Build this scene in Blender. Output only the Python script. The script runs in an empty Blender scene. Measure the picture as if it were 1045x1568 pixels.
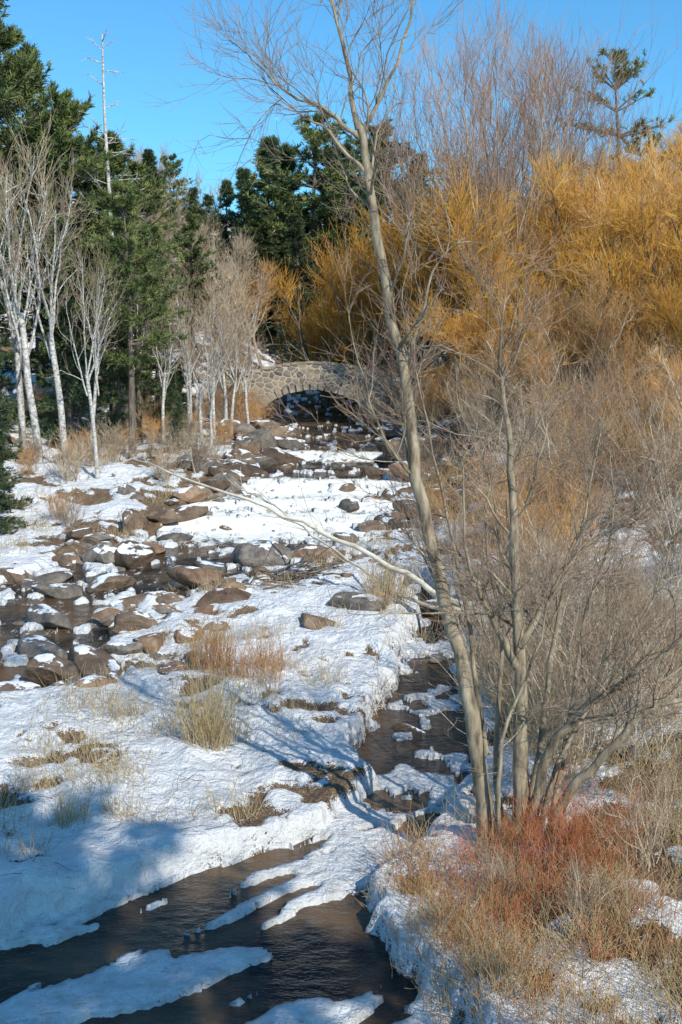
import bpy, math, random
import numpy as np
from mathutils import Vector
rng=np.random.default_rng(7); random.seed(7)
C=bpy.context.scene
# ------------------------------------------------------------ noise
_p=np.random.default_rng(3).random((256,256))
def vn(x,y,s=0):
    x=np.asarray(x,float)+s*17.31; y=np.asarray(y,float)+s*9.77
    xi=np.floor(x).astype(int); yi=np.floor(y).astype(int); fx=x-xi; fy=y-yi
    fx=fx*fx*(3-2*fx); fy=fy*fy*(3-2*fy)
    a=_p[xi&255,yi&255]; b=_p[(xi+1)&255,yi&255]; c=_p[xi&255,(yi+1)&255]; d=_p[(xi+1)&255,(yi+1)&255]
    return (a*(1-fx)+b*fx)*(1-fy)+(c*(1-fx)+d*fx)*fy
def fbm(x,y,s=0,o=4):
    t=0;a=1;n=0
    for i in range(o):
        t=t+a*vn(x*2**i,y*2**i,s+i*3.1); n+=a; a*=.5
    return t/n
def ss(a,b,x):
    t=np.clip((x-a)/(b-a),0,1); return t*t*(3-2*t)
# ------------------------------------------------------------ terrain
def zc(y): return np.interp(y,[-200,22,24,26.5,29,32,35,37.2,38.6,40,41.0,43.3,44.6,52,54,58,66,75,100,160,400],[0,0,.2,.35,.6,.72,.80,.88,1.2,1.25,1.5,1.55,1.9,2.05,2.35,2.5,2.85,3.2,6,14,30])
def LE(y): return np.interp(y,[0,9,10.2,11.8,12.9,13.5,14.3,15.2,16.5,18.2,20.5,23,25,27,29,32,35],[-14,-7.5,-5.8,-4.0,-2.8,-2.1,-1.1,-.2,.35,.2,.9,1.15,1.7,1.9,1.4,.3,-.6])
def RE(y): return np.interp(y,[0,9,10.2,11.7,12.9,14.1,16.5,20.5,23,25,27,29,32,35],[2,1.4,1.1,.6,.4,1.3,2.1,2.4,2.7,3.0,2.9,2.3,1.2,.2])
MP=[(3,150,1.2),(1,100,1.5),(-.8,84,2.2),(-1.3,72,3.0),(-.7,64,2.8),(.2,54,3.0),(-.6,45.5,3.4),(-1.8,39,3.5),(-3.4,34,2.8),(-5.6,30.5,2.3),(-8,27.5,2.1),(-7.6,24.5,1.9),(-7.2,22.3,1.6),(-9.5,20.2,1.2),(-15,18,1.5)]
def mdist(x,y):
    best=np.full(np.shape(x),-99.)
    for (x0,y0,w0),(x1,y1,w1) in zip(MP[:-1],MP[1:]):
        dx,dy=x1-x0,y1-y0; t=np.clip(((x-x0)*dx+(y-y0)*dy)/(dx*dx+dy*dy),0,1)
        d=np.hypot(x-x0-t*dx,y-y0-t*dy); best=np.maximum(best,w0+(w1-w0)*t-d)
    return best
def terrain(x,y,full=False):
    x=np.asarray(x,float); y=np.asarray(y,float)
    n1=fbm(x*.9,y*.9,1); n2=fbm(x*3.1,y*3.1,2,3); nb=fbm(x*.12,y*.12,5); n4=fbm(x*1.5,y*1.2,21,3)
    dn=np.minimum(x-LE(y),RE(y)-x); dn=np.where(y>35,-9,dn)
    dm=mdist(x,y)
    c1=ss(-.10,.14,dn+(n1-.5)*.75+(n2-.5)*.35)
    c2=ss(-.3,.35,dm+(n1-.5)*2.6+.7)
    Cc=np.maximum(c1,c2)
    z0=zc(y)
    xr=np.interp(y,[10,30,45,66,100],[1.5,2.6,3,3.2,5])
    sl=np.interp(y,[8,18,28,40,60,80,120],[.10,.16,.20,.28,.36,.2,.10])
    right=np.maximum(0,x-xr-.5)*sl; right=np.where(right>4,4+(right-4)*.25,right)
    left=np.maximum(0,-13-x)*.14
    hill=np.maximum(0,y-76)*.2*ss(2,14,np.abs(x-.3)); hill=np.minimum(hill,12)
    bank=.28+.42*(n1-.4)+.13*(n2-.5)+(nb-.5)*np.interp(y,[20,60],[.3,1.6])*ss(-1,-5,dm)
    rk=ss(0,1.8,dm+3.2)*ss(20,23,y)
    bank=bank*(1-.62*rk)+rk*np.maximum(0,n4-.55)*.7
    emb=np.clip(5.5-np.abs(y-70.5)*0.9+1.6,0,5.3)*ss(3.9,4.6,np.abs(x+1.7))
    z=z0+bank+right+left+hill
    z=np.where((emb>z)&(emb>0),emb,z)
    surf=z0-.08
    ipA=fbm((.8*x+.6*y)*.42+.5*(n1-.5),(-.6*x+.8*y)*2.1+1.2*(n1-.5),8,4)
    ipB=fbm(x*2.1,y*1.8,9,4)
    wA=1-ss(14.8,16.2,y); ip=ipA*wA+ipB*(1-wA)
    th=np.interp(y,[9,10.4,11,12.0,12.6,13.4,14,15,16,17.5,24,28,34,38,46,66],[.46,.44,.475,.50,.485,.46,.445,.45,.53,.565,.56,.55,.55,.57,.57,.58])
    th=th+.12*np.exp(-(((x+.5)/.9)**2+((y-11.7)/.8)**2))+.10*np.exp(-(((x-1.3)/.6)**2+((y-15.2)/.9)**2))+.08*np.exp(-(((x+4.2)/1.3)**2+((y-11)/.9)**2))
    th=th+.12*ss(.2,1.3,dm+(n1-.5)*2)*ss(22,26,y)
    pl=ss(-.008,.014,ip-th)
    bed=surf-.35+pl*(.38+.08*n2)+np.where(y>22,1,0)*pl*np.clip(ip-th,0,.12)*.6
    zz=z*(1-Cc)+bed*Cc
    if not full: return zz
    nl=fbm(x*.55,y*.55,11,5); nf=fbm(x*2.2,y*2.2,12,4); N=nl*.5+nf*.5
    sbl=np.interp(y,[10,20,24,32,40,46,54,66,80,150],[.66,.615,.56,.56,.56,.53,.50,.48,.47,.43])
    sbr=np.interp(y,[10,12.5,14,20,30,40,60],[.43,.45,.53,.58,.55,.46,.42])
    mixr=ss(-.2,.5,x-xr); sb=sbl*(1-mixr)+sbr*mixr
    sb=sb-.04*rk
    sb=sb+.12*np.exp(-(((x-.2)/2.2)**2+((y-24)/3.5)**2))
    s=ss(-.05,.05,sb-N)
    s=s*(1-Cc)+pl*Cc
    zz=zz+.09*s*(1-Cc)
    return zz,s,Cc
def H(x,y): return float(terrain(np.array([x]),np.array([y]))[0])
# ------------------------------------------------------------ material helpers
def newmat(name):
    m=bpy.data.materials.new(name); m.use_nodes=True; nt=m.node_tree; b=nt.nodes['Principled BSDF']
    b.inputs['Roughness'].default_value=.85; b.inputs['Specular IOR Level'].default_value=.25
    return m,nt,b
def ramp(nt,fac,stops):
    r=nt.nodes.new('ShaderNodeValToRGB'); e=r.color_ramp.elements
    while len(e)<len(stops): e.new(.5)
    for i,(p,c) in enumerate(stops): e[i].position=p; e[i].color=(*c,1)
    nt.links.new(fac,r.inputs[0]); return r.outputs[0]
def noise(nt,scale,detail=4,vec=None,rough=.6,obj=False,stretch=None):
    n=nt.nodes.new('ShaderNodeTexNoise'); n.inputs['Scale'].default_value=scale; n.inputs['Detail'].default_value=detail; n.inputs['Roughness'].default_value=rough
    if vec is None:
        if obj: t=nt.nodes.new('ShaderNodeTexCoord'); vec=t.outputs['Object']
        else: t=nt.nodes.new('ShaderNodeNewGeometry'); vec=t.outputs['Position']
    if stretch:
        mp=nt.nodes.new('ShaderNodeMapping'); mp.inputs['Scale'].default_value=stretch; nt.links.new(vec,mp.inputs[0]); vec=mp.outputs[0]
    nt.links.new(vec,n.inputs['Vector']); return n.outputs[0]
def mixc(nt,f,a,b):
    m=nt.nodes.new('ShaderNodeMix'); m.data_type='RGBA'
    for i,v in ((0,f),(6,a),(7,b)):
        if isinstance(v,(tuple,float)):
            m.inputs[i].default_value=(*v,1) if isinstance(v,tuple) else v
        else: nt.links.new(v,m.inputs[i])
    return m.outputs[2]
def math_(nt,op,a,b=None,clamp=False):
    m=nt.nodes.new('ShaderNodeMath'); m.operation=op; m.use_clamp=clamp
    for i,v in enumerate((a,b)):
        if v is None: continue
        if isinstance(v,(int,float)): m.inputs[i].default_value=v
        else: nt.links.new(v,m.inputs[i])
    return m.outputs[0]
def bump(nt,b,h,strength,dist):
    k=nt.nodes.new('ShaderNodeBump'); k.inputs['Strength'].default_value=strength; k.inputs['Distance'].default_value=dist
    nt.links.new(h,k.inputs['Height']); nt.links.new(k.outputs[0],b.inputs['Normal'])
def simple(name,cols,scale=3,bs=0,obj=True,rough=.85,rand=0.0,detail=4,stretch=None):
    m,nt,b=newmat(name)
    f=noise(nt,scale,detail,obj=obj,stretch=stretch)
    n=len(cols); c=ramp(nt,f,[(.3+.4*i/(n-1),c) for i,c in enumerate(cols)])
    if rand:
        oi=nt.nodes.new('ShaderNodeObjectInfo'); h=nt.nodes.new('ShaderNodeHueSaturation')
        nt.links.new(c,h.inputs['Color'])
        v=math_(nt,'MULTIPLY_ADD',oi.outputs['Random'],rand); v.node.inputs[2].default_value=1-rand/2
        nt.links.new(v,h.inputs['Value']); c=h.outputs[0]
    nt.links.new(c,b.inputs['Base Color']); b.inputs['Roughness'].default_value=rough
    if bs: bump(nt,b,f,bs,.03)
    return m
# ground
gm,nt,b=newmat('snow_and_leaf_litter')
at=nt.nodes.new('ShaderNodeAttribute'); at.attribute_name='snow'
ad=nt.nodes.new('ShaderNodeAttribute'); ad.attribute_name='ice'
nA=noise(nt,9,6); nB=noise(nt,2.2,5); nC=noise(nt,38,4,rough=.7); nD=noise(nt,4.2,4)
f=math_(nt,'ADD',at.outputs['Fac'],math_(nt,'MULTIPLY',math_(nt,'SUBTRACT',nA,.5),1.8))
f=math_(nt,'ADD',f,math_(nt,'MULTIPLY',math_(nt,'SUBTRACT',nC,.5),2.0))
f=ramp(nt,f,[(.42,(0,0,0)),(.58,(1,1,1))])
soil=ramp(nt,nC,[(.3,(.04,.028,.018)),(.45,(.14,.095,.055)),(.55,(.27,.185,.11)),(.68,(.42,.32,.20))])
soil=mixc(nt,ramp(nt,nB,[(.4,(0,0,0)),(.8,(1,1,1))]),soil,(.19,.11,.065))
snowc=ramp(nt,nB,[(.3,(.74,.75,.77)),(.6,(.87,.87,.86))])
icem=math_(nt,'MULTIPLY',ad.outputs['Fac'],ramp(nt,nD,[(.48,(0,0,0)),(.75,(.7,.7,.7))]))
icec=mixc(nt,icem,snowc,(.50,.46,.38))
nt.links.new(mixc(nt,f,soil,icec),b.inputs['Base Color'])
hgt=math_(nt,'ADD',math_(nt,'MULTIPLY',nA,.8),math_(nt,'MULTIPLY',nC,.35)); hgt=math_(nt,'ADD',hgt,math_(nt,'MULTIPLY',nD,1.8))
bump(nt,b,hgt,.9,.15); b.inputs['Roughness'].default_value=.75
# water
wm,nt,b=newmat('creek_water')
at=nt.nodes.new('ShaderNodeAttribute'); at.attribute_name='foam'
w1=noise(nt,3.5,5,stretch=(1,1.6,1)); w2=noise(nt,2.0,7,rough=.72,stretch=(1.8,.7,1)); w3=noise(nt,.5,3)
ff=math_(nt,'ADD',math_(nt,'MULTIPLY',at.outputs['Fac'],.5),w2); ff=ramp(nt,ff,[(.68,(0,0,0)),(.84,(1,1,1))])
dk=ramp(nt,w3,[(.38,(.012,.012,.011)),(.6,(.12,.075,.042))])
nt.links.new(mixc(nt,ff,dk,(.86,.85,.78)),b.inputs['Base Color'])
nt.links.new(math_(nt,'MULTIPLY_ADD',ff,.6),b.inputs['Roughness']); b.inputs['Roughness'].links[0].from_node.inputs[2].default_value=.09
b.inputs['IOR'].default_value=1.33; b.inputs['Specular IOR Level'].default_value=.3
bump(nt,b,w1,.5,.14)
# bark / twigs
M={}
M['bark']=simple('grey_tan_bark',[(.09,.07,.05),(.27,.215,.145),(.45,.38,.27)],9,.6,stretch=(1,1,.3))
M['barkdark']=simple('dark_bark',[(.05,.04,.035),(.14,.11,.085),(.22,.18,.145)],6,.6,stretch=(1,1,.3))
M['birch']=simple('pale_birch_bark',[(.12,.10,.09),(.46,.43,.39),(.70,.67,.62)],6,.3,stretch=(1,1,1.6))
M['orange']=simple('orange_willow_twig',[(.33,.14,.025),(.64,.315,.055),(.72,.44,.13)],1.1,0,rand=.5)
M['rust']=simple('rust_twig',[(.32,.15,.06),(.56,.31,.12),(.64,.42,.20)],1.1,0,rand=.5)
M['grey']=simple('grey_brown_twig',[(.22,.15,.095),(.40,.30,.20),(.60,.49,.36)],1.6,0,rand=.5)
M['pale']=simple('pale_shrub_stem',[(.34,.28,.20),(.58,.49,.37),(.74,.66,.52)],1.8,0,rand=.5)
M['pink']=simple('pinkish_twig',[(.32,.19,.13),(.50,.34,.25)],.9,0)
M['red']=simple('red_dogwood_stem',[(.34,.06,.03),(.50,.16,.07),(.56,.31,.15)],2.5,0)
M['grass']=simple('dry_grass',[(.32,.22,.11),(.54,.41,.22),(.66,.54,.34)],3.5,0,obj=False)
M['rgrass']=simple('rusty_grass',[(.30,.12,.05),(.50,.25,.10),(.60,.43,.23)],3.5,0,obj=False)
M['pine']=simple('pine_needles',[(.045,.068,.022),(.11,.14,.042),(.23,.235,.08)],.8,0,rand=.6,rough=.6)
M['spruce']=simple('spruce_needles',[(.035,.06,.032),(.085,.125,.055),(.17,.20,.085)],.8,0,rand=.6,rough=.6)
# rock
def rockmat(name,cols):
    m,nt,b=newmat(name)
    n=noise(nt,3.0,8,rough=.65); n2=noise(nt,14,5); 
    c=ramp(nt,n,[(.32+.36*i/(len(cols)-1),c) for i,c in enumerate(cols)])
    c=mixc(nt,math_(nt,'MULTIPLY',n2,.65),c,(.04,.032,.027))
    oi=nt.nodes.new('ShaderNodeObjectInfo'); h=nt.nodes.new('ShaderNodeHueSaturation'); nt.links.new(c,h.inputs['Color'])
    v=math_(nt,'MULTIPLY_ADD',oi.outputs['Random'],.7); v.node.inputs[2].default_value=.55; nt.links.new(v,h.inputs['Value']); c=h.outputs[0]
    g=nt.nodes.new('ShaderNodeNewGeometry'); s=nt.nodes.new('ShaderNodeSeparateXYZ'); nt.links.new(g.outputs['Normal'],s.inputs[0])
    n3=noise(nt,1.6,5); f=math_(nt,'ADD',s.outputs[2],math_(nt,'MULTIPLY',n3,1.6)); f=ramp(nt,math_(nt,'MULTIPLY',f,.5),[(.895,(0,0,0)),(.92,(1,1,1))])
    nt.links.new(mixc(nt,f,c,(.85,.86,.87)),b.inputs['Base Color']); b.inputs['Roughness'].default_value=.6; bump(nt,b,math_(nt,'ADD',n,n2),.7,.07); return m
M['rock']=rockmat('brown_boulder_rock',[(.11,.075,.05),(.235,.16,.105),(.36,.255,.17)])
M['rock2']=rockmat('grey_boulder_rock',[(.09,.08,.07),(.20,.17,.14),(.34,.29,.235)])
M['rock3']=rockmat('reddish_boulder_rock',[(.17,.10,.062),(.32,.195,.12),(.46,.32,.20)])
# ------------------------------------------------------------ mesh builder
class MB:
    def __init__(s): s.v=[];s.q=[];s.t=[];s.qm=[];s.tm=[];s.n=0
    def add(s,v,q=None,t=None,m=0):
        v=np.asarray(v,float).reshape(-1,3)
        if q is not None and len(q): q=np.asarray(q).reshape(-1,4)+s.n; s.q.append(q); s.qm.append(np.full(len(q),m))
        if t is not None and len(t): t=np.asarray(t).reshape(-1,3)+s.n; s.t.append(t); s.tm.append(np.full(len(t),m))
        s.v.append(v); s.n+=len(v)
    def mesh(s,name,mats,smooth=True):
        me=bpy.data.meshes.new(name); V=np.concatenate(s.v)
        Q=np.concatenate(s.q) if s.q else np.zeros((0,4),int); T=np.concatenate(s.t) if s.t else np.zeros((0,3),int)
        me.vertices.add(len(V)); me.vertices.foreach_set('co',V.ravel())
        me.loops.add(Q.size+T.size); me.loops.foreach_set('vertex_index',np.concatenate([Q.ravel(),T.ravel()]).astype(np.int32))
        me.polygons.add(len(Q)+len(T))
        me.polygons.foreach_set('loop_start',np.concatenate([np.arange(len(Q))*4,Q.size+np.arange(len(T))*3]).astype(np.int32))
        me.polygons.foreach_set('material_index',np.concatenate((s.qm or [np.zeros(0)])+(s.tm or [np.zeros(0)])).astype(np.int32))
        me.polygons.foreach_set('use_smooth',np.full(len(Q)+len(T),smooth))
        me.update(calc_edges=True)
        for m in mats: me.materials.append(m)
        return me
def obj(name,me,loc=(0,0,0),rz=0,sc=1,parent=None,tilt=(0,0)):
    o=bpy.data.objects.new(name,me); o.location=loc; o.rotation_euler=(tilt[0],tilt[1],rz)
    o.scale=(sc,sc,sc) if isinstance(sc,(int,float)) else sc
    C.collection.objects.link(o)
    if parent: o.parent=parent
    return o
def unit(v): return v/(np.linalg.norm(v,axis=-1,keepdims=True)+1e-9)
def tubes(mb,P,R,S=3,m=0):
    N,K,_=P.shape; T=unit(np.gradient(P,axis=1)); ref=np.array([.31,.87,.12])
    A=unit(np.cross(T,ref)); B=np.cross(T,A); an=np.arange(S)*2*math.pi/S
    V=P[:,:,None,:]+R[:,:,None,None]*(np.cos(an)[None,None,:,None]*A[:,:,None,:]+np.sin(an)[None,None,:,None]*B[:,:,None,:])
    idx=np.arange(N*K*S).reshape(N,K,S); a=idx[:,:-1]; b_=idx[:,1:]
    q=np.stack([a,np.roll(a,-1,2),np.roll(b_,-1,2),b_],-1)
    mb.add(V,q=q,m=m)
def grow(st,d,L,r0,K,wob,trop,tip=.25):
    N=len(st); P=np.zeros((N,K,3)); P[:,0]=st; cur=unit(d); L=np.broadcast_to(L,(N,)); r0=np.broadcast_to(r0,(N,))
    for k in range(1,K):
        cur=unit(cur+wob*rng.normal(size=(N,3))+np.array([0,0,1.])*trop); P[:,k]=P[:,k-1]+cur*(L/(K-1))[:,None]
    R=r0[:,None]*np.linspace(1,tip,K)[None]
    return P,R
def spawn(P,R,n,t0,t1,spread,flat=1.):
    N,K,_=P.shape; pi=np.repeat(np.arange(N),n); t=rng.uniform(t0,t1,len(pi))*(K-1); i=np.minimum(t.astype(int),K-2); f=t-i
    a=P[pi,i]; b_=P[pi,i+1]; st=a+(b_-a)*f[:,None]; tg=unit(b_-a)
    r=R[pi,i]*(1-f)+R[pi,i+1]*f; rd=rng.normal(size=st.shape); rd[:,2]*=flat; pr=unit(rd-tg*(rd*tg).sum(1,keepdims=True))
    an=rng.normal(spread,.2,len(pi)); d=tg*np.cos(an)[:,None]+pr*np.sin(an)[:,None]
    return st,d,r,t/(K-1),pi
def spline(pts,K):
    p=np.array(pts,float); n=len(p); out=[]
    e=np.vstack([2*p[0]-p[1],p,2*p[-1]-p[-2]])
    for s in np.linspace(0,n-1-1e-6,K):
        i=int(s); t=s-i; a,b_,c,d=e[i],e[i+1],e[i+2],e[i+3]
        out.append(.5*((2*b_)+(c-a)*t+(2*a-5*b_+4*c-d)*t*t+(-a+3*b_-3*c+d)*t**3))
    return np.array(out)
# ------------------------------------------------------------ ground mesh
def axis(dense0,dense1,step,lo,hi,p,g):
    c=list(np.arange(dense0,dense1,step)); a=[dense1]; 
    while a[-1]<hi: a.append(a[-1]+step*g*max(1,(a[-1]/abs(dense1)))**p)
    bl=[dense0]
    while bl[-1]>lo: bl.append(bl[-1]-step*g*max(1,abs(bl[-1])/abs(dense1))**p)
    return np.array(sorted(set(np.round(bl+c+a,5))))
xs=axis(-6,6,.055,-260,260,1.3,1.0); ys=[ -60.,-30,-15,-5,0,4,6,7,8]
ys=np.concatenate([ys,np.arange(8.07,32,.065)]); a=[32.]
while a[-1]<420: a.append(a[-1]+.1*(a[-1]/32)**1.5)
ys=np.concatenate([ys,a])
X,Y=np.meshgrid(xs,ys); Z,Sn,Cc=terrain(X,Y,True)
nx,ny=len(xs),len(ys); idx=np.arange(nx*ny).reshape(ny,nx)
q=np.stack([idx[:-1,:-1],idx[:-1,1:],idx[1:,1:],idx[1:,:-1]],-1)
mb=MB(); mb.add(np.stack([X,Y,Z],-1),q=q); me=mb.mesh('ground',[gm])
for nm,arr in (('snow',Sn),('ice',Cc)):
    at=me.attributes.new(nm,'FLOAT','POINT'); at.data.foreach_set('value',arr.ravel().astype(np.float32))
obj('ground',me)
# water
xw=np.arange(-16,8,.15); yw=np.arange(-10,110,.15); X,Y=np.meshgrid(xw,yw)
Z=zc(Y)-.08+np.interp(Y,[24,32],[0,.16])*(fbm(X*1.6,Y*1.3,31)-.5); ix=np.arange(X.size).reshape(X.shape); q=np.stack([ix[:-1,:-1],ix[:-1,1:],ix[1:,1:],ix[1:,:-1]],-1)
mb=MB(); mb.add(np.stack([X,Y,Z],-1),q=q); me=mb.mesh('creek_water',[wm])
fo=np.interp(Y,[20,26,30,35,36.6,39,40,41,42,43.3,44.8,46,51,52.5,54,55.5,62,70],[.0,.2,.25,.2,.8,.95,.6,.95,.6,.9,.9,.15,.1,.75,.75,.1,.15,.05])+.0*X
at=me.attributes.new('foam','FLOAT','POINT'); at.data.foreach_set('value',fo.ravel().astype(np.float32)); obj('creek_water',me)
# ------------------------------------------------------------ bridge
sm,nt,b=newmat('fieldstone_masonry')
g=nt.nodes.new('ShaderNodeNewGeometry'); mp=nt.nodes.new('ShaderNodeMapping'); mp.inputs['Scale'].default_value=(1,1,1.35); nt.links.new(g.outputs['Position'],mp.inputs[0])
vo=nt.nodes.new('ShaderNodeTexVoronoi'); vo.feature='DISTANCE_TO_EDGE'; vo.inputs['Scale'].default_value=2.3; nt.links.new(mp.outputs[0],vo.inputs['Vector'])
vc=nt.nodes.new('ShaderNodeTexVoronoi'); vc.inputs['Scale'].default_value=2.3; nt.links.new(mp.outputs[0],vc.inputs['Vector'])
sp=nt.nodes.new('ShaderNodeSeparateColor'); nt.links.new(vc.outputs['Color'],sp.inputs[0])
sc_=ramp(nt,sp.outputs[0],[(0,(.10,.09,.085)),(.35,(.22,.18,.14)),(.65,(.34,.27,.185)),(1,(.17,.155,.14))])
mo=ramp(nt,vo.outputs[0],[(.04,(1,1,1)),(.075,(0,0,0))])
nt.links.new(mixc(nt,mo,sc_,(.48,.43,.35)),b.inputs['Base Color']); bump(nt,b,vo.outputs[0],.8,.08)
vm=simple('cut_stone',[(.18,.15,.12),(.31,.26,.20),(.42,.36,.28)],3,.4,obj=False)
br=bpy.data.objects.new('stone_arch_bridge',None); C.collection.objects.link(br); 
bx=-1.7; hs=3.7; zs=2.6; ri=2.4
def topz(x): return 6.6-.04*(x-bx)**2
def arch(x): 
    t=np.clip(np.abs(x-bx)/hs,0,1); return zs+ri*np.sqrt(1-t**2)
def prism(name,xs,zb,zt,y0,y1,mat):
    mb=MB(); n=len(xs); v=[]
    for y in (y0,y1):
        for z in (zb,zt):
            v.append(np.stack([xs,np.full(n,y),z],-1))
    v=np.concatenate(v); a=np.arange(n-1); fb,ft,bb,bt=0,n,2*n,3*n; Q=[]
    Q+=[np.stack([fb+a,fb+a+1,ft+a+1,ft+a],-1),np.stack([bb+a+1,bb+a,bt+a,bt+a+1],-1),np.stack([ft+a,ft+a+1,bt+a+1,bt+a],-1),np.stack([fb+a+1,fb+a,bb+a,bb+a+1],-1)]
    Q.append(np.array([[fb,ft,bt,bb],[n-1+fb,n-1+bb,n-1+bt,n-1+ft]])); mb.add(v,q=np.concatenate(Q)); o=obj(name,mb.mesh(name,[mat],False),parent=br); return o
def zbot(x): return np.where(np.abs(x-bx)<hs,arch(x),1.5)
xa=np.unique(np.concatenate([np.linspace(-8.5,bx-hs-.001,12),bx+hs*np.sin(np.linspace(-math.pi/2,math.pi/2,50))*.99999,np.linspace(bx+hs+.001,4.6,10)]))
prism('front_wall',xa,zbot(xa),topz(xa),68.5,68.95,sm)
prism('back_wall',xa,zbot(xa),topz(xa),72.1,72.55,sm)
prism('deck_and_vault',xa,zbot(xa),topz(xa)-1.05,68.953,72.097,vm)
mb=MB()
cube=np.array([[x,y,z] for x in(-.5,.5) for y in(-.5,.5) for z in(-.5,.5)]); cq=np.array([[0,1,3,2],[4,6,7,5],[0,4,5,1],[2,3,7,6],[0,2,6,4],[1,5,7,3]])
for side in (68.5,72.55):
    for i in range(27):
        th=math.pi*(i+.5)/27; cx_=bx+math.cos(th)*(hs+.22); cz_=zs+math.sin(th)*(ri+.22)
        nrm=math.atan2(math.sin(th)/ri,math.cos(th)/hs); L=.46+random.uniform(-.06,.08); W=.34+random.uniform(-.02,.02)
        v=cube*np.array([L,.22,W]); c_,s_=math.cos(nrm),math.sin(nrm)
        v=np.stack([v[:,0]*c_-v[:,2]*s_+cx_,v[:,1]+side+(-.02 if side<70 else .02),v[:,0]*s_+v[:,2]*c_+cz_],-1)+rng.normal(0,.012,(8,3)); mb.add(v,q=cq)
obj('arch_ring_stones',mb.mesh('arch_ring_stones',[vm],False),parent=br)
mb=MB()
for side in (68.72,72.33):
    x=-8.4
    while x<4.4:
        L=random.uniform(.45,.8); xm=x+L/2; v=cube*np.array([L-.03,.56,random.uniform(.13,.2)]); v=v+np.array([xm,side,topz(xm)+.08])+rng.normal(0,.015,(8,3)); mb.add(v,q=cq); x+=L
obj('coping_stones',mb.mesh('coping_stones',[vm],False),parent=br)
# ------------------------------------------------------------ rocks
import bmesh
bm=bmesh.new(); bmesh.ops.create_icosphere(bm,subdivisions=4,radius=1); IV=np.array([v.co[:] for v in bm.verts]); IT=np.array([[v.index for v in f.verts] for f in bm.faces]); bm.free()
bm=bmesh.new(); bmesh.ops.create_icosphere(bm,subdivisions=3,radius=1); JV=np.array([v.co[:] for v in bm.verts]); JT=np.array([[v.index for v in f.verts] for f in bm.faces]); bm.free()
def rockverts(base,sx,sy,sz,r=None,ncut=13):
    r=r or rng; v=base.copy()
    for i in range(ncut):
        n=unit(r.normal(size=3)); d=r.uniform(.45,.82); k=np.maximum(0,v@n-d); v-=k[:,None]*n*.95
    v+= (fbm(v[:,0]*2+v[:,2],v[:,1]*2-v[:,2],int(r.integers(50)))[:,None]-.5)*.18*unit(v)
    return v*np.array([sx,sy,sz])
RV=[]
for i in range(7):
    for mk in ('rock','rock2','rock3'):
        mb=MB(); mb.add(rockverts(IV,1.1,rng.uniform(.75,1.1),rng.uniform(.6,.85)),t=IT); me=mb.mesh('boulder',[M[mk]]); RV.append(me)
B=[(-8,30,.75,1),(-6.1,32.3,.75,0),(-6.9,32,.5,1),(-2.5,32.6,.95,1),(-7.1,37,.6,2),(-5.4,38.7,.75,0),(-2.8,27,.75,2),(.36,26,.7,1),(-.5,24.8,.5,0),(-4.7,25.2,.6,0),(-7,26,.7,1),
(-5.4,22.8,.8,0),(-6.4,23.6,.8,1),(-3.9,29.4,.9,2),(-.5,32,.55,0),(2.3,42,1.0,2),(3.2,50,1.5,0),(2.6,52,1.2,1),(-2.8,51.0,1.4,0),(-3.0,56,1.2,1),(2.9,45,1.1,2),(4.0,53,1.4,0),(-4.3,54,1.3,1),(-9,30,.6,0),(2.3,27,.6,1),
(-5.8,22.1,.6,0),(-4.9,23.4,.5,1),(-3.3,28.7,.6,0),(0.1,35.5,.6,1),(1.7,37.5,.8,0),(-3.9,59,1.1,0),(3.4,57,1.1,1),(-5,43,.9,0),(-6,46,1.,1),(-5.6,41,.7,2),(2.8,38.5,.8,0),(-8.3,34.5,.6,0),(-7.5,28.6,.6,1),(-5.2,27.6,.7,0),(-1.2,29,.55,0),(1.0,30,.5,1),(-4.4,63,1.2,0),(3.2,62,1.3,1),(3.0,66,1.2,0),(-5.5,60,1.2,1),(-4.2,47,1.1,0),(-3.6,49,.8,1),(-4.6,44.5,.8,0),(-5.6,36,.6,1),(-6.3,29.4,.7,0),(-3.4,24,.5,2),(3.0,55,.9,0),(.3,40.4,.5,1),(-3.6,42.2,.5,0),(1.4,46.5,.6,0),(-8.6,25,.7,0),(-7.9,23,.8,2),(-9.6,27,.7,1),(-3.9,31.3,.6,1),(-1.0,33.6,.6,2),(-6.6,21.2,.7,0),(-5.6,21.4,.5,1),(2.1,23.6,.3,1),(1.3,19.2,.28,0),(2.2,17.6,.25,1)]
for x,y,s,k in B:
    i=random.randrange(7)*3+k; obj('boulder',RV[i],(x,y,max(H(x,y),zc(y)-.15)+s*.16),random.uniform(-.9,.9),(s*random.uniform(.95,1.4),s*.9,s*random.uniform(.6,1.0)),tilt=(random.uniform(-.3,.3),random.uniform(-.3,.3)))
def stones(name,mk,n,region,sr,seed):
    r=np.random.default_rng(seed); mb=MB(); c=0
    while c<n:
        x=r.uniform(*region[0]); y=r.uniform(*region[1]); d=float(mdist(np.array([x]),np.array([y]))[0])
        cl=float(fbm(np.array([x*.7]),np.array([y*.7]),41,2)[0])
        if d<-3.4 or (d>.4 and r.random()<.9) or cl<.46+.12*r.random() or r.random()>math.exp(-abs(d+.8)/2.0): continue
        s=r.uniform(*sr)*(1+2.2*r.random()**4); s*=np.interp(y,[20,60],[.8,1.4])
        v=rockverts(JV,s*1.3,s*r.uniform(.6,1),s*r.uniform(.4,.8),r,10); a=r.uniform(0,6.3); ca,sa=math.cos(a),math.sin(a)
        v=np.stack([v[:,0]*ca-v[:,1]*sa+x,v[:,0]*sa+v[:,1]*ca+y,v[:,2]+max(H(x,y),zc(y)-.15)+s*.15],-1); mb.add(v,t=JT); c+=1
    obj(name,mb.mesh(name,[M[mk]],False))
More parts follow.
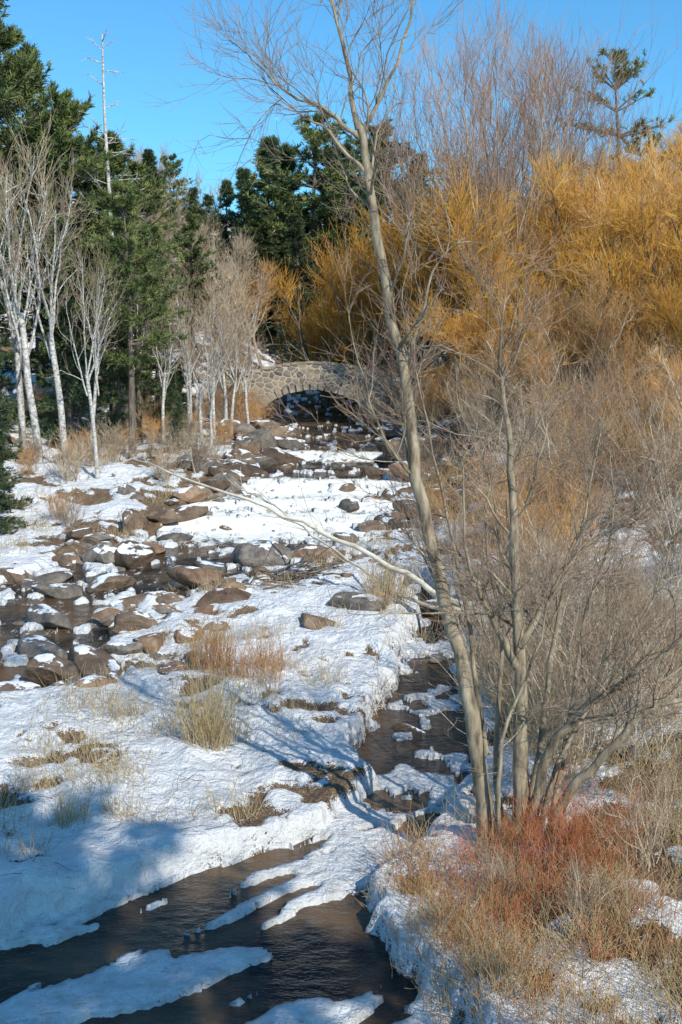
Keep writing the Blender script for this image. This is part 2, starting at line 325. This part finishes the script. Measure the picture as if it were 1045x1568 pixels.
stones('brown_creek_stones','rock',150,((-13,5),(20.5,62)),(.12,.32),1)
stones('grey_creek_stones','rock2',120,((-13,5),(20.5,62)),(.10,.30),2)
stones('reddish_creek_stones','rock3',60,((-13,5),(20.5,60)),(.10,.3),3)
# ------------------------------------------------------------ vegetation generators
def shrub(seed,h,nst,n1,n2,m0,m1,r0=.03,rt=.008,spread=.35,base=.35,tropo=.10,K=6,wob=.13):
    global rng; rng=np.random.default_rng(seed); mb=MB()
    a=rng.uniform(0,6.3,nst); rr=base*np.sqrt(rng.random(nst)); st=np.stack([rr*np.cos(a),rr*np.sin(a),np.full(nst,-.2)],-1)
    a+=rng.normal(0,.5,nst); sp=np.abs(rng.normal(0,spread,nst)); d=np.stack([np.cos(a)*sp,np.sin(a)*sp,np.ones(nst)],-1)
    P,R=grow(st,d,h*rng.uniform(.5,1.05,nst),r0*rng.uniform(.5,1.1,nst),K+2,wob,.03,.2); tubes(mb,P,R,5,0)
    s,d,r,t,pi=spawn(P,R,n1,.15,.95,.55); L=h*.38*(1.1-t)*rng.uniform(.6,1.3,len(t))
    P1,R1=grow(s,d,L,np.maximum(r*.55,rt*1.3),K,wob,tropo,.35); tubes(mb,P1,R1,3,0 if m0==m1 else 1)
    s,d,r,t,pi=spawn(P1,R1,n2,.15,1,.55); L=h*.17*rng.uniform(.5,1.4,len(t))
    P2,R2=grow(s,d,L,np.full(len(t),rt),5,wob,tropo,.5); tubes(mb,P2,R2,3,1)
    return mb.mesh('shrub',[M[m0],M[m1]])
def btree(seed,h,m0,m1,r0=.2,nl=7,n1=12,n2=12,n3=6,rt=.012,lean=(0,0),spread=.55,fork=.35,trop=.12,lt=.09,width=1.0,wob=.14,mm=0):
    global rng; rng=np.random.default_rng(seed); mb=MB()
    P0,R0=grow(np.array([[0,0,-.4]]),np.array([[lean[0],lean[1],1.]]),h*fork+.4,r0,8,.05,.05,.7); tubes(mb,P0,R0,8,0)
    s=np.repeat(P0[:,-1],nl,0)-np.array([0,0,1])*rng.uniform(0,h*fork*.4,nl)[:,None]
    a=np.arange(nl)*6.283/nl+rng.normal(0,.3,nl); sp=rng.uniform(.15,spread,nl)*width; d=np.stack([np.cos(a)*sp,np.sin(a)*sp,np.ones(nl)],-1)
    P,R=grow(s,d,h*(1-fork)*rng.uniform(.7,1.,nl),r0*.5*rng.uniform(.7,1,nl),9,.10,.03,.2); tubes(mb,P,R,6,0)
    s,d,r,t,pi=spawn(P,R,n1,.12,.97,.7); L=h*.30*(1.15-t)*rng.uniform(.6,1.2,len(t))*width
    P1,R1=grow(s,d,L,np.maximum(r*.5,rt*2),7,wob,trop,.3); tubes(mb,P1,R1,4,mm)
    s,d,r,t,pi=spawn(P1,R1,n2,.15,1,.6); L=h*.13*rng.uniform(.5,1.3,len(t))
    P2,R2=grow(s,d,L,np.maximum(r*.5,rt*1.3),5,wob,trop,.5); tubes(mb,P2,R2,3,1)
    if n3:
        s,d,r,t,pi=spawn(P2,R2,n3,.1,1,.5); L=h*lt*rng.uniform(.5,1.3,len(t))
        P3,R3=grow(s,d,L,np.full(len(t),rt),4,wob,trop*1.2,.5); tubes(mb,P3,R3,3,1)
    return mb.mesh('bare_tree',[M[m0],M[m1]])
def blades(mb,st,d,L,W,m):
    n=len(st); rd=rng.normal(size=(n,3)); s=unit(np.cross(d,rd))*W[:,None]; e=st+d*L[:,None]
    v=np.stack([st-s*.5,st+s*.5,e+s*.3,e-s*.3],1); q=np.arange(n*4).reshape(n,4); mb.add(v,q=q,m=m)
def conifer(seed,h,R_,style,nb=120,nt_=14,nn=12,hb=.15,bl=.26,bw=.045):
    global rng; rng=np.random.default_rng(seed); mb=MB()
    P0,R0=grow(np.array([[0,0,-.4]]),np.array([[0,0,1.]]),h+.4,h*.014+.05,12,.012,.0,.12); tubes(mb,P0,R0,8,0)
    t=hb+(1-hb)*rng.random(nb)**(.9 if style=='spruce' else .8); t=np.sort(t); i=t*11; k=np.minimum(i.astype(int),10); f=(i-k)[:,None]; s=P0[0,k]*(1-f)+P0[0,k+1]*f
    az=rng.uniform(0,6.283,nb)
    if style=='spruce': L=R_*(1-t)**.8*rng.uniform(.7,1.15,nb)+.2; up=np.interp(t,[0,.6,1],[-.25,.0,.9]); tr=.03
    else:
        tt=(t-hb)/(1-hb); whorl=np.round(t*13)/13; s[:,2]+= (whorl-t)*h*.7
        L=R_*(np.sin(np.pi*np.clip(tt*.80+.16,0,1))**.8)*rng.uniform(.4,1.15,nb)+.2; up=np.interp(tt,[0,.6,1],[.05,.25,1.2]); tr=.04
    d=np.stack([np.cos(az),np.sin(az),up],-1); P,Rr=grow(s,d,L,.018+L*.012,6,.05,tr,.25); tubes(mb,P,Rr,4,0)
    s,d,r,t2,pi=spawn(P,Rr,nt_,.25 if style!='spruce' else .1,1,.75,.35); L2=np.maximum(.25,L[pi]*.30*(1.15-t2))*rng.uniform(.7,1.2,len(t2))
    P1,R1=grow(s,d,L2,.012,4,.08,.03 if style=='pine' else -.02,.4); tubes(mb,P1,R1,3,0)
    s,d,r,t3,pi=spawn(P1,R1,nn,.15,1.05,.75 if style=='pine' else .6,.9)
    n=len(s); d=unit(d+np.array([0,0,.2])); blades(mb,s,d,bl*rng.uniform(.5,1.25,n),bw*rng.uniform(.6,1.2,n),1)
    return mb.mesh(style,[M['barkdark'],M[style]],False)
PINE=[conifer(20+i,15,[3.3,2.9,3.6][i],'pine',110,12,20,hb=[.35,.25,.45][i]) for i in range(3)]
SPR=[conifer(30+i,13,[2.4,2.9][i],'spruce',170,12,15,hb=.06) for i in range(2)]
def put(name,me,x,y,sc=1,rz=None,parent=None,dz=0,tilt=(0,0)):
    return obj(name,me,(x,y,H(x,y)+dz),random.uniform(0,6.3) if rz is None else rz,sc,parent,tilt)
for x,y,k,h in [(-19.5,60,'p',22),(-17.2,60,'p',19.5),(-15,60,'p',17),(-12.8,62,'p',15),(-9.9,52,'p',12.2),(-20,54,'s',16),(-18,52,'p',14),(-24,66,'p',24),(-13.5,70,'s',15),(-15.5,46,'s',7),(-11.5,57,'s',8),(-17.5,56,'s',13),(-11.3,35.5,'s',6.4),(-12.9,38,'s',7.5),(-8.9,61,'s',4),(-15,67,'s',15),(-22,58,'s',19),(-19,70,'s',20),(-10.9,66,'s',11),(-10.6,58,'p',11.5),(-8.7,57,'s',3.5),(-13.8,56,'s',11),(-12.2,66,'p',14),(-15.8,64,'p',17),(-9.3,70,'p',10),(-7.9,53,'s',2.6)]:
    me=(PINE if k=='p' else SPR)[random.randrange(3 if k=='p' else 2)]; base=15 if k=='p' else 13
    s=h/base; w=s*(.95 if h>8 else 1.05); put('pine_tree' if k=='p' else 'spruce_tree',me,x,y,(w,w,s))
# hill forest
hf=bpy.data.objects.new('distant_hill_forest',None); C.collection.objects.link(hf)
for x,y,k,h in [(-8.8,104,'s',14),(-6.6,100,'s',17.5),(-4.6,102,'s',18),(-2.4,98,'p',21),(-.2,103,'s',17),(1.0,99,'s',19.5),(3.8,101,'p',20),(-11.2,108,'s',11),(7,104,'s',16),(-1.2,112,'p',18),(5,115,'p',16),(-5.4,97,'p',14),(-3.2,95,'s',13),(.4,94,'s',14),(-17,112,'p',11),(-14.5,110,'s',9),(-19.5,114,'s',11),(-12.6,106,'p',9),(-16,104,'s',8),(2.2,96,'s',16),(-7.6,98,'s',13)]:
    me=(PINE if k=='p' else SPR)[random.randrange(3 if k=='p' else 2)]; s=h/(15 if k=='p' else 13); put('conifer',me,x,y,(s*1.2,s*1.2,s),parent=hf)
BT=[btree(50+i,10,'grey','grey',.16,6,9,7,3,.014,lt=.08,trop=.14) for i in range(2)]
BTr=btree(55,10,'grey','rust',.16,6,9,8,3,.015,lt=.08)
for i in range(50):
    y=random.uniform(84,140); x=random.uniform(-.34*y,.34*y)
    if abs(x)<4 and y<95: continue
    if random.random()<.3 and x<12: k=random.random()<.5; put('conifer',random.choice(PINE if k else SPR),x,y,random.uniform(.6,.85),parent=hf)
    else: put('bare_hardwood',random.choice(BT+[BTr]),x,y,random.uniform(.6,1.05),parent=hf)
for x,y,s in [(-14,90,1),(-12,88,.9),(-16,94,1.1),(-10,86,.8),(-18,98,1),(-13,96,.9),(-9,92,.9)]: put('bare_hardwood',random.choice(BT),x,y,s,parent=hf)
# right skyline pines, sparse
SP=conifer(77,15,3.0,'pine',46,9,14,hb=.45)
for x,y,h in [(18.1,72,18),(20.5,76,14),(22.5,70,12)]: s=h/15; put('pine_tree',SP,x,y,s)
# orange willows
OW=[btree(60+i,12,'barkdark','orange',.28,8,11,8,5,.013,spread=.8,fork=.14,trop=.12,lt=.10,width=1.15,wob=.20) for i in range(3)]  # dark-barked branches; their dark colour also paints shade among the orange twigs
OR=[btree(65+i,12,'pale','rust',.20,8,10,8,4,.012,spread=.6,fork=.18,trop=.14,lt=.10,wob=.19) for i in range(2)]
for x,y,s in [(-1.1,79,.9),(2.0,76,1.12),(4.6,76,1.2),(8.6,65,1.0),(10,57,.95),(13.2,57,.95),(16.4,57,.95),(12.6,48,.74),(15.8,47,.78),(18.3,54,.9),(7.9,51,.66),(11.2,66,1.2),(13.2,40,.55),(7.0,72,1.15),(14.6,38,.6)]:
    put('willow_tree',OW[random.randrange(3)],x,y,s,dz=-.3)
for x,y,s in [(14,66,1.15),(9.8,44,.62),(18,64,1.1),(7.6,43.5,.5),(10.9,32,.45),(7.2,52,.55),(15.2,52,.85)]:
    put('rusty_willow_tree',OR[random.randrange(2)],x,y,s,dz=-.3)
# tall pinkish bare trees against sky
PT=[btree(70+i,15,'grey','pink',.12,6,9,6,3,.0075,spread=.42,fork=.25,trop=.2,lt=.08,wob=.15) for i in range(2)]
for x,y,s in [(8.4,62,1.5),(10.8,64,1.45),(6.0,70,1.4),(13.4,66,1.35),(16,68,1.15),(9.6,72,1.6)]: put('bare_willow_tree',PT[random.randrange(2)],x,y,s,dz=-.3)
# birches and pale trees at left
BI=[btree(80+i,13,'birch','grey',.19,4,7,4,2,.010,spread=.35,fork=.45,trop=.12,lt=.06,wob=.18,mm=0) for i in range(3)]
for x,y,s,w in [(-13.2,48,1.15,1.),(-12.2,48.5,1.0,.9),(-14.6,50,1.2,.9),(-9.7,43.5,.72,.5),(-6.3,60,.62,.6),(-5.8,58,.52,.5),(-7.3,62,.7,.6),(-6.8,59,.6,.55),(-7.9,57,.6,.55),(-5.2,62,.5,.5),(-16.5,52,1.2,.9),(-11,58,.9,.6),(-8.6,78,.9,.8),(-10.6,80,1.0,.9),(-6.9,82,.8,.8),(-7.1,56,.5,.5),(-8.9,55,.6,.5),(-6.4,54,.45,.4),(-11.4,50,.85,.5),(-15.6,47,1.0,.6),(-8.2,60,.75,.5)]:
    put('birch_tree',BI[random.randrange(3)],x,y,(w,w,s))
for x,y,s in [(-7.2,70,.7),(-17,48,.7),(-6.,66,.6),(-8.3,72,.8)]: put('bare_tree',random.choice(BT),x,y,s)
# dead spire
rng=np.random.default_rng(90); mb=MB(); P,R=grow(np.array([[0,0,-.4]]),np.array([[0,0,1.]]),21.5,.24,14,.015,0,.15); tubes(mb,P,R,7,0)
s,d,r,t,pi=spawn(P,R,34,.5,.99,1.35); P1,R1=grow(s,d,.5+3.4*(1.05-t),.036,6,.14,.09,.35); tubes(mb,P1,R1,4,0)
s,d,r,t,pi=spawn(P1,R1,4,.3,1,.6); P2,R2=grow(s,d,.5,.018,4,.12,.05,.4); tubes(mb,P2,R2,3,0)
put('dead_tree',mb.mesh('dead_tree',[M['birch']]),-11.9,60)
# shrubs
SG=[shrub(100+i,5,24,8,4,'pale','grey',.034,.0065,.34,.5,wob=.19) for i in range(3)]
SR=[shrub(110+i,5,26,8,5,'grey','rust',.03,.0065,.30,.5,.13,wob=.18) for i in range(2)]
SS=[shrub(120+i,2.2,22,6,4,'grey','grey' if i else 'rust',.013,.005,.4,.3,wob=.17) for i in range(3)]
random.seed(11)
for i in range(40):
    y=random.uniform(18.5,46); x=random.uniform(np.interp(y,[18,30,46],[4.1,4.3,4.8]),.36*y+1); g_=i%5 in (0,2,3) if y>27 else i%3==0
    put('rusty_shrub' if g_ else 'grey_shrub',random.choice(SR if g_ else SG),x,y,random.uniform(.55,1.05)*np.interp(y,[18,30,46],[.65,.92,1.0]))
for i in range(20):
    y=random.uniform(42,64); x=random.uniform(4.8,.33*y); put('rusty_shrub',random.choice(SR+SG[:1]),x,y,random.uniform(.55,.9))
for i in range(44):
    y=random.uniform(43,67); x=random.uniform(-.33*y,-4.6-(y-43)*.05); put('small_shrub',random.choice(SS),x,y,random.uniform(.5,1.2))
for x,y,s in [(3.1,30,.6),(3.3,26,.5),(2.6,33,.6),(1.2,27.5,.45),(.9,25.5,.4),(3.4,37,1),(3.4,43,1.1),(-9.6,37,.7),(-9.0,36.4,.6),(3.6,48,1),(3.6,22,.8),(-4.5,29,.3),(-5.6,64.5,1.4),(-6.4,66,1.8),(-4.9,65.5,1.0),(3.3,66,1.6),(2.6,67,1.2),(4,60,1.4),(-7.4,66,1.7)]: put('small_shrub',SS[random.randrange(3)],x,y,s)
# ------------------------------------------------------------ foreground tree (many stems)
rng=np.random.default_rng(201); mb=MB()
g0=H(2.0,13.4)
def stem(pts,r0,r1,K=26,S=9,jit=.012,near=True):
    if near:   # stem shapes were drawn for a tree at 14.5 m; it stands about 1 m closer
        p=np.array(pts,float); low=p[:,2]<.2; p[:,:2]*=.925; p[:,2]=6.5+(p[:,2]-6.5)*.925; p[low,2]=g0-.3; pts=p
    P=spline(pts,K); P[1:]+=rng.normal(0,jit,(K-1,3)); R=r0+(r1-r0)*np.linspace(0,1,K)**.85
    tubes(mb,P[None],R[None],S,0); return P[None],R[None]
G=0.
ST=[]
ST.append((stem([(2.02,14.4,G),(1.95,14.4,.6),(1.76,14.4,1.9),(1.48,14.5,3.1),(1.03,14.6,4.86),(.86,14.7,6.16),(.57,14.7,7.67),(.36,14.6,8.8),(.22,14.6,9.56)],.12,.045,34),12))
ST.append((stem([(.22,14.6,9.5),(.08,14.6,10.3),(-.14,14.6,11.2),(-.25,14.6,12.2)],.04,.008,12,6),8))
ST.append((stem([(.22,14.6,9.4),(.02,14.5,9.55),(-.25,14.4,9.75),(-.55,14.3,9.8),(-.95,14.2,10.1),(-1.3,14.2,10.5)],.032,.005,16,6),9))
ST.append((stem([(.24,14.6,9.45),(.45,14.7,9.8),(.75,14.8,10.5),(.98,14.8,11.4),(1.1,14.8,12.3)],.032,.006,14,6),8))
ST.append((stem([(.36,14.6,8.9),(.05,14.5,9.2),(-.2,14.4,9.5),(-.45,14.4,9.6),(-.9,14.3,9.95)],.03,.006,10,5),5))
ST.append((stem([(2.5,14.6,G),(2.48,14.6,1),(2.45,14.6,2.2),(2.35,14.7,4.0),(2.28,14.8,5.3),(2.12,14.8,6.5),(2.2,14.9,7.6)],.13,.006,26),18))
ST.append((stem([(2.42,14.6,2.4),(2.1,14.5,3.0),(1.85,14.4,3.5),(1.65,14.3,4.1),(1.58,14.3,5.3)],.06,.007,14,7),9))
ST.append((stem([(2.45,14.6,2.7),(2.8,14.7,3.3),(3.2,14.8,3.9),(3.7,14.9,4.35)],.06,.008,14,7),10))
ST.append((stem([(2.6,14.5,G),(2.75,14.4,1.0),(3.1,14.2,1.8),(3.7,14.0,2.4),(4.4,13.9,2.9),(5.2,13.8,3.5)],.085,.015,20,8),15))
ST.append((stem([(2.7,14.3,G),(3.0,14.0,.8),(3.5,13.8,1.5),(4.0,13.7,2.1),(4.7,13.6,2.3),(5.3,13.5,2.2)],.08,.015,20,8),13))
ST.append((stem([(2.5,14.8,G),(2.85,14.9,1.5),(3.0,15,3.0),(3.4,15.1,4.6),(3.6,15.2,5.8)],.06,.006,16,7),12))
ST.append((stem([(2.0,14.5,1.2),(1.75,14.8,3.0),(1.5,15,4.3),(1.2,15,5.6),(.95,15.1,6.8)],.04,.006,14,6),10))
ST.append((stem([(1.0,14.6,5.0),(.6,14.5,5.5),(.3,14.5,6.3),(.1,14.4,7.1)],.025,.005,10,5),8))
ST.append((stem([(.8,14.7,6.4),(1.1,14.6,7.3),(1.3,14.6,7.9),(1.7,14.6,8.2)],.028,.005,10,5),7))
ST.append((stem([(2.3,14.9,G),(2.2,15,1.2),(2.3,15.3,2.6),(2.05,15.4,4.0),(2.1,15.4,5.2)],.05,.006,14,6),10))
ST.append((stem([(2.7,14.7,G),(3.1,14.9,1.),(3.7,15.1,2.0),(4.4,15.2,3.2),(4.8,15.3,4.6)],.05,.006,14,6),11))
ST.append((stem([(2.9,15.0,G),(3.3,15.3,1.4),(3.5,15.5,2.8),(3.9,15.6,4.2),(3.85,15.7,5.4)],.05,.005,14,6),12))
ST.append((stem([(2.2,14.2,G),(2.1,14.1,1.0),(2.25,14.0,2.0),(2.6,14.0,2.9),(2.75,14.0,4.0)],.04,.005,14,6),10))
for (P,R),n in ST:
    t0=.35 if P[0,0,2]<.5 else .1
    s,d,r,t,pi=spawn(P,R,n,t0,.98,.7); L=rng.uniform(.7,2.0,len(t))*(1.2-.6*t)
    P1,R1=grow(s,d,L,np.clip(r*.4,.007,.022),8,.18,.07,.25); tubes(mb,P1,R1,5,0)
    s,d,r,t,pi=spawn(P1,R1,9,.1,1,.65); P2,R2=grow(s,d,rng.uniform(.25,.95,len(t)),np.clip(r*.6,.0032,.008),6,.15,.08,.4); tubes(mb,P2,R2,3,0)
    s,d,r,t,pi=spawn(P2,R2,4,.1,1,.6); P3,R3=grow(s,d,rng.uniform(.12,.45,len(t)),.0029,4,.12,.10,.5); tubes(mb,P3,R3,3,1)
obj('multi_stem_willow_tree',mb.mesh('multi_stem_willow',[M['bark'],M['pink']]))
# long bare stems lying across the creek
rng=np.random.default_rng(203); mb=MB()
for pts,r0 in [([(3.4,23.6,1.0),(2.2,25,1.3),(.4,27,1.95),(-2,29,2.75),(-4.6,31,3.4),(-6.2,33,3.7)],.10),([(3.,24.6,.9),(1.6,26,.9),(-.3,30,1.5),(-2.2,33,2.4),(-3.4,35,2.7)],.055)]:
    P,R=stem(pts,r0,.02,26,6,.03,False)
    s,d,r,t,pi=spawn(P,R,22,.2,1,.4); P1,R1=grow(s,d,rng.uniform(.5,1.8,len(t)),.013,6,.12,.04,.4); tubes(mb,P1,R1,3,0)
obj('fallen_willow_branch',mb.mesh('fallen_branch',[M['pale']]))
mb=MB(); N=70; s=np.stack([rng.normal(-1.9,.8,N),rng.normal(28.8,.6,N),np.zeros(N)],-1); s[:,2]=[H(a,b_)+random.uniform(.02,.35) for a,b_ in s[:,:2]]
a=rng.normal(.1,.6,N); d=np.stack([np.cos(a),np.sin(a)*.5,rng.normal(0,.18,N)],-1); P,R=grow(s,d,rng.uniform(.5,1.8,N),rng.uniform(.01,.035,N),6,.1,0,.4); tubes(mb,P,R,5,0); obj('driftwood_pile',mb.mesh('driftwood',[M['barkdark']]))
# scattered twigs on the snow
mb=MB(); N=600; y_=rng.uniform(10,40,N); x_=rng.uniform(-.33,.33,N)*y_; keep=(x_<LE(y_)-.2)|(x_>RE(y_)+.2); x_,y_=x_[keep],y_[keep]; N=len(x_); zt=terrain(x_,y_,True)[0]+.02
a=rng.uniform(0,6.3,N); P,R=grow(np.stack([x_,y_,zt],-1),np.stack([np.cos(a),np.sin(a),rng.uniform(0,.25,N)],-1),rng.uniform(.08,.5,N),.005,5,.2,0,.5); tubes(mb,P,R,3,0); obj('fallen_twigs',mb.mesh('fallen_twigs',[M['barkdark']]))
# ------------------------------------------------------------ grasses
def tufts(name,mk,spots,seed,w=.005):
    global rng; rng=np.random.default_rng(seed); mb=MB()
    for x,y,n,rad,h,sp in spots:
        rr=rad*np.sqrt(rng.random(n)); a=rng.uniform(0,6.3,n); px=x+rr*np.cos(a); py=y+rr*np.sin(a); pz=terrain(px,py)-.03
        a2=rng.uniform(0,6.3,n); s_=np.abs(rng.normal(0,sp,n)); d=np.stack([np.cos(a2)*s_,np.sin(a2)*s_,np.ones(n)],-1)
        P,R=grow(np.stack([px,py,pz],-1),d,h*rng.uniform(.35,1.1,n),w*(1 if y<24 else 1.7),5,.13,-.03,.35); tubes(mb,P,R,3,0)
    obj(name,mb.mesh(name,[M[mk]]))
random.seed(5)
T=[(-2.2,17.3,260,.4,1.6,.2),(-2.0,17.6,120,.5,.9,.3),(-3.7,14.3,110,.25,.65,.35),(-3.1,14.6,90,.25,.45,.4),(-3.7,18.6,110,.3,.6,.4),(-4.7,17,60,.4,.5,.4),(-3.4,16.3,60,.5,.5,.4),(-4.4,19,60,.5,.6,.4),(-1.2,19,40,.4,.5,.4),(-.2,22.5,20,.5,.4,.4),(.9,26.2,110,.4,1.3,.15),(1.4,26.6,90,.4,1.,.2),(-2.7,17.9,90,.5,.8,.3)]
for i in range(95):
    y=random.uniform(12.5,24); T.append((random.uniform(LE(y)-5.5,LE(y)-1.0),y,random.randint(6,50),.4,random.uniform(.25,.85),.45))
for i in range(130):
    y=random.uniform(24,62); x=random.uniform(-.33*y,5)
    if float(mdist(np.array([x]),np.array([y]))[0])>-.5: continue
    T.append((x,y,random.randint(20,60),.6,random.uniform(.3,.8),.4))
tufts('dry_grass_clumps','grass',T,301)
T=[];T2=[(-2.6,21.6,260,.45,1.3,.2),(-2.2,20.9,120,.4,.8,.3),(-1.3,20.6,60,.3,.6,.3),(-1.5,22,120,.4,.7,.35),(-1.6,21.2,140,.5,.9,.3)]
for i in range(200):
    y=9+14*random.random()**1.4; x=random.uniform(RE(y)+.1,RE(y)+.4*y)
    (T if random.random()<.7 else T2).append((x,y,random.randint(25,75),.4,random.uniform(.3,.8),.6))
for i in range(60):
    y=random.uniform(9.8,13.4); (T2 if i%3 else T).append((random.uniform(max(.8,RE(y)+.05),3.2),y,60,.35,random.uniform(.35,.75),.7))
for i in range(14): T.append((random.uniform(2.9,4.2),random.uniform(16,22),140,.4,random.uniform(.9,1.5),.2))
tufts('bank_grass','grass',T,302); tufts('rusty_bank_grass','rgrass',T2,303)
RD=[shrub(130+i,1.7,20,4,2,'red','red',.008,.003,.5,.35,wob=.18) for i in range(2)]
for x,y,s in [(2.0,12.7,.75),(2.5,12.6,.8),(2.9,12.9,.8),(1.5,12.9,.4),(1.9,11.4,.55),(2.9,12,.6),(2.3,11.6,.6),(1.3,11.4,.35),(3.2,11.2,.45),(3.5,13,.6),(2.6,10.5,.4),(2.3,12.2,.7),(1.8,12.1,.5),(2.7,12.3,.7),(1.4,12.4,.4),(1.2,12,.3)]: put('red_dogwood_shrub',random.choice(RD),x,y,s)
SG2=[shrub(140+i,2.6,20,6,4,'pale','grey',.012,.0035,.4,.3,wob=.18) for i in range(2)]
for x,y,s in [(3.3,15.8,1),(3.8,16.5,1.1),(4.6,15.5,1),(2.9,16.8,1.),(3.4,18,1.2),(4.5,18.4,1.2),(5.2,17,1.2),(3.,19.5,1.2),(2.95,21.3,1.1),(4.1,13.2,.5),(-4.7,15.6,.3),(3.6,12.4,.5),(1.8,11.9,.4),(2.6,11,.4),(2.9,14.6,.8)]: put('thin_shrub',random.choice(SG2),x,y,s)
# pines beside/behind the viewpoint whose shadow falls on the pool
for x,y,h in [(4.4,-.8,13.4),(6.2,-2.0,14.8),(2.9,-3.2,14.8)]: put('pine_tree',PINE[1],x,y,(h/15*1.0,h/15*1.0,h/15))
# ------------------------------------------------------------ light, sky, camera
el=math.radians(38); tx,ty=.56,-.83
ts=Vector((tx*math.cos(el),ty*math.cos(el),math.sin(el))).normalized()
sd=bpy.data.lights.new('sun','SUN'); sd.energy=5.0; sd.angle=math.radians(.5); sd.color=(1,.95,.85)
so=bpy.data.objects.new('sun',sd); so.rotation_euler=(-ts).to_track_quat('-Z','Y').to_euler(); C.collection.objects.link(so)
w=bpy.data.worlds.new('World'); C.world=w; w.use_nodes=True; nt=w.node_tree; bg=nt.nodes['Background']
sk=nt.nodes.new('ShaderNodeTexSky'); sk.sky_type='NISHITA'; sk.sun_disc=False; sk.sun_elevation=el; sk.sun_rotation=math.atan2(tx,ty); sk.air_density=1.0; sk.dust_density=.3; sk.ozone_density=1.5
mm=nt.nodes.new('ShaderNodeMix'); mm.data_type='RGBA'; mm.blend_type='MULTIPLY'; mm.inputs[0].default_value=1; mm.inputs[7].default_value=(.62,1.36,1.72,1)
nt.links.new(sk.outputs[0],mm.inputs[6]); nt.links.new(mm.outputs[2],bg.inputs[0]); bg.inputs[1].default_value=.11
cd=bpy.data.cameras.new('camera'); cam=bpy.data.objects.new('camera',cd); C.collection.objects.link(cam); C.camera=cam
cam.location=(0,0,6.5); cam.rotation_euler=(math.radians(90-7.6),0,0); cd.sensor_fit='VERTICAL'; cd.sensor_height=24; cd.lens=25.73; cd.clip_end=1500
C.view_settings.view_transform='Standard'; C.view_settings.look='None'; C.view_settings.exposure=0
